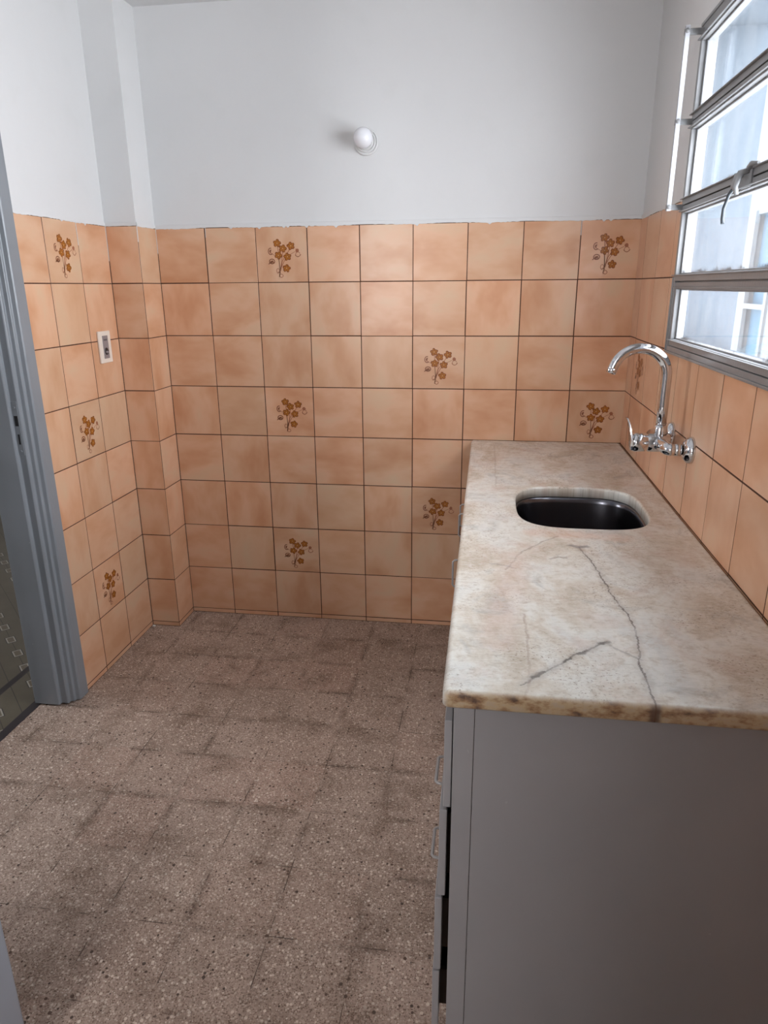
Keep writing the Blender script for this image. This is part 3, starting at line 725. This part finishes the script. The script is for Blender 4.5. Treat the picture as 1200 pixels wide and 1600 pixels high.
def ring(pts, z): rings.append([mb.v((x_, y_, z)) for x_, y_ in pts])
R_ = .012
ring(innr(.0), ZB); ring(rrect(.002, R_, inner0), ZB); ring(rrect(0, R_, inner0), ZB + .003)
ring(rrect(0, R_, inner0), ZT - .009)
for i in range(1, 6):
    a_ = i * pi / 10; ring(rrect(.009 * (1 - cos(a_)), R_, inner0), ZT - .009 + .009 * sin(a_))
for i in range(0, 5):
    a_ = i * pi / 8; ring(innr(.006 * (1 - sin(a_))), ZT - .006 + .006 * cos(a_))
rings.append(rings[0])
for ri, (A_, B_) in enumerate(zip(rings, rings[1:])):
    n = len(A_)
    for j in range(n): mb.face([A_[j], A_[(j + 1) % n], B_[(j + 1) % n], B_[j]], smooth=(ri not in (0, 8)))
wt = tag(mb.build('worktop', M['marble']), 'cream veined marble worktop with sink cut-out and stained near edge', 'worktop')

# ------------------------------------------------------------------ sink basin
sk = tag(empty('sink_basin', (HC[0], HC[1], .63)), 'dark stainless steel basin set under the marble worktop opening', 'sink')
mb = MB(); Nn_ = 96
prof = [(.022, .7905), (-.001, .7905), (-.004, .787), (-.006, .775), (-.012, .70), (-.018, .665), (-.030, .645), (-.052, .634), (-.10, .630), (-.150, .628)]
rs = []
for sc, z_ in prof: rs.append([mb.v((HC[0] + p_[0], HC[1] + p_[1], z_)) for p_ in (sup(.170 + sc, .188 + sc, 2 * pi * i / Nn_, 3.4 if sc > -.05 else 2.6) for i in range(Nn_))])
for A_, B_ in zip(rs, rs[1:]):
    for j in range(Nn_): mb.face([A_[j], A_[(j + 1) % Nn_], B_[(j + 1) % Nn_], B_[j]], True)
bo = mb.build('bowl', M['basin'], sk); sm = bo.modifiers.new('thick', 'SOLIDIFY'); sm.thickness = .0012; sm.offset = -1
mb = MB(); mb.lathe([(0, -.006), (.017, -.006), (.021, -.001), (.034, .0012), (.040, 0), (.040, -.01)], (HC[0], HC[1], .632), (0, 0, 1), 32)
dn = mb.build('drain', M['chrome'], sk)
mb = MB()
for i in range(8): mb.lathe([(0, .0012), (.003, .001), (.003, 0)], (HC[0] + .011 * cos(i * pi / 4), HC[1] + .011 * sin(i * pi / 4), .6262), (0, 0, 1), 10)
mb.build('drain_holes', M['dark'], dn)

# ------------------------------------------------------------------ wall mixer tap
fx, fy, fz = 1.746, -.830, 1.000
tap = tag(empty('kitchen_tap', (RX, fy, fz)), 'chrome swan-neck mixer tap mounted on the tiled wall above the sink', 'tap')
for y_ in (-.930, -.728):
    s2 = 1 if y_ > fy else -1
    k_ = MB(); k_.lathe([(.034, 0), (.0345, .004), (.032, .012), (.024, .019), (.015, .022), (.012, .022)], (RX, y_, fz + .003), (-1, 0, 0), 36)
    k_.build('wall_flange', M['chrome'], tap)
    k_ = MB(); k_.lathe([(.0115, .012), (.0115, .026), (.0155, .027), (.0155, .041), (.0125, .043), (.0125, .048), (.0, .05)], (RX, y_, fz + .003), (-1, 0, 0), 24)
    k_.build('union_nut', M['chrome'], tap)
k_ = MB()
for s2, ye in ((-1, -.930), (1, -.728)):
    k_.tube([(RX - .040, ye, fz + .003), (RX - .050, ye, fz + .003), (RX - .055, ye - s2 * .010, fz + .003), (fx, fy + s2 * .030, fz + .001), (fx - .002, fy, fz)], [.014, .0155, .0165, .0175, .019], 24)
k_.lathe([(.0, -.026), (.020, -.026), (.0235, -.022), (.0245, -.002), (.0245, .026), (.0225, .030), (.0225, .033), (.0245, .035), (.0250, .062), (.022, .069), (0, .070)], (fx, fy, fz), (-1, 0, 0), 40)
k_.lathe([(.0175, .0), (.0175, .036), (.0165, .040), (.0165, .046), (.0134, .047)], (fx, fy, fz), (0, 0, 1), 32)
body = k_.build('tap_body', M['chrome'], tap)
k_ = MB(); R0 = .0690; pth = [(fx, fy, fz + .040), (fx, fy, fz + .10), (fx, fy, fz + .150)]
for i in range(0, 25):
    a_ = radians(163) * i / 24; pth.append((fx - R0 + R0 * cos(a_), fy, fz + .176 + R0 * sin(a_)))
e_ = Vector(pth[-1]); dd = (e_ - Vector(pth[-2])).normalized(); pth.append(tuple(e_ + dd * .012))
k_.tube(pth, .0134, 32)
sp_o = k_.build('spout', M['chrome'], tap)
k_ = MB(); q0 = Vector(pth[-1]); k_.lathe([(.0128, -.010), (.0135, -.009), (.0135, .003), (.0110, .004), (.0100, .001), (0, .001)], q0, tuple(dd), 24)
k_.build('aerator', M['chrome'], sp_o)
k_ = MB(); pr = None
for dx_, dz_, wy in ((-.0705, -.020, .012), (-.0715, -.008, .019), (-.0725, .008, .020), (-.0745, .022, .017), (-.0775, .036, .014), (-.082, .052, .011), (-.0885, .066, .008)):
    cur = [k_.v((fx + dx_ + ox, fy + oy, fz + dz_)) for ox, oy in ((.0018, -wy), (.0018, wy), (-.0022, wy * .9), (-.0022, -wy * .9))]
    if pr:
        for q_ in range(4): k_.face([pr[q_], pr[(q_ + 1) % 4], cur[(q_ + 1) % 4], cur[q_]], q_ in (0, 2))
    else: k_.face(cur[::-1])
    pr = cur
k_.face(pr)
k_.build('lever', M['chrome'], tap)

# ------------------------------------------------------------------ bulb in its wall holder
bl = tag(empty('wall_bulb', (.828, T, 1.895)), 'white light bulb in a round holder on the back wall', 'light bulb')
k_ = MB(); k_.lathe([(.0440, 0), (.0445, .005), (.0425, .009), (.0385, .0095), (.0380, .006), (.0360, .006), (.0355, .016), (.0335, .019), (.0315, .018), (.0312, .014), (.0295, .014), (.0290, .030), (.0265, .033), (.024, .030), (.022, .012), (0, .012)], (.830, T, 1.893), (0, -1, 0), 48)
k_.lathe([(.004, 0), (.0036, .003), (0, .0035)], (.852, T - .007, 1.922), (0, -1, 0), 12)
k_.build('bulb_holder', M['socket'], bl)
k_ = MB(); k_.lathe([(.013, .014), (.0145, .026), (.0205, .036), (.0285, .047), (.0330, .060), (.0338, .070), (.0315, .083), (.0250, .094), (.0140, .1015), (0, .1040)], (.830, T, 1.895), (0, -1, 0), 40)
k_.build('glass_bulb', M['bulb'], bl)

# ------------------------------------------------------------------ switch plate on the left wall
px_ = -.12; ya, yb, za, zb = -.229, -.309, 1.140, 1.254
sw = tag(empty('wall_socket', (px_, (ya + yb) / 2, za)), 'small ivory switch plate with grey insert on the left tiled wall', 'switch')
k_ = MB(); k_.box((px_ + .0003, ya, za), (px_ + .009, yb, zb), .0025); k_.build('cover_plate', M['ivory'], sw)
k_ = MB(); k_.box((px_ + .008, -.251, za + .016), (px_ + .0105, -.288, zb - .016), .0006); ins = k_.build('insert', M['greyp'], sw)
k_ = MB(); k_.lathe([(0, .001), (.0125, .001), (.013, 0)], (px_ + .0105, -.270, za + .042), (1, 0, 0), 28)
ko = k_.build('toggle_recess', M['black'], ins)
k_ = MB(); k_.box((px_ + .0103, -.281, zb - .0345), (px_ + .0108, -.259, zb - .0275)).build('marking', M['greyp'], ins)
for dy in (-.008, 0, .008): MB().box((px_ + .0108, -.270 + dy - .0018, zb - .034), (px_ + .0113, -.270 + dy + .0018, zb - .028)).build('marking', M['black'], ins)
k_ = MB(); k_.lathe([(0, .009), (.003, .008), (.0048, .003), (.005, 0)], (px_ + .011, -.272, za + .039), (1, 0, 0), 18); k_.build('toggle', M['greyp'], ins)

# ------------------------------------------------------------------ small details
k_ = MB(); k_.tube([(RX + .002, -.640, 1.168), (RX - .014, -.644, 1.176)], .0016, 8); k_.lathe([(0, .002), (.003, .0015), (.003, 0)], (RX - .014, -.644, 1.176), (-1, -.2, .4), 10)
tag(k_.build('nail', M['nail']), 'small rusty nail in the tiled wall just beside the tap spout', 'nail')
k_ = MB(); 
bmesh.ops.create_icosphere(k_.bm, subdivisions=2, radius=.006)
for v_ in k_.bm.verts: v_.co = Vector((v_.co.x * 1.3, v_.co.y, v_.co.z * .8)) * random.uniform(.75, 1.15) + Vector((-.108, -.170, .0042))
tag(k_.build('plaster_crumb', M['chip']), 'tiny white plaster crumb on the floor against the left wall corner', 'debris')

# ------------------------------------------------------------------ outside: neighbouring house across a narrow yard
nb = tag(empty('neighbouring_house', (4.6, 4.0, -3)), 'pale neighbouring house seen hazily through the grimy window', 'building')
MB().box((4.5, 5.0, -3), (5.5, 6.35, 5.2)).build('facade', M['facade'], nb)
MB().box((4.5, 7.06, -3), (5.5, 14, 9)).box((4.5, 6.35, -3), (5.5, 7.06, .3)).box((4.5, 6.35, 2.2), (5.5, 7.06, 9)).build('facade', M['pale'], nb)
fr2 = MB().box((4.47, 6.30, .26), (4.52, 6.38, 2.24)).box((4.47, 7.03, .26), (4.52, 7.10, 2.24)).box((4.47, 6.38, 1.1), (4.52, 7.03, 1.16)).build('window', M['pale'], nb)
MB().box((4.58, 6.36, .3), (4.62, 7.05, 2.2)).build('pane', M['bluep'], fr2)
MB().box((2.2, 14, -3), (5.5, 14.3, 9)).build('end_wall', M['facade'], nb)
struct(MB().box((2.0, -6, -3.1), (4.5, 14, -3)).build('ground', M['ground']), 'ground')
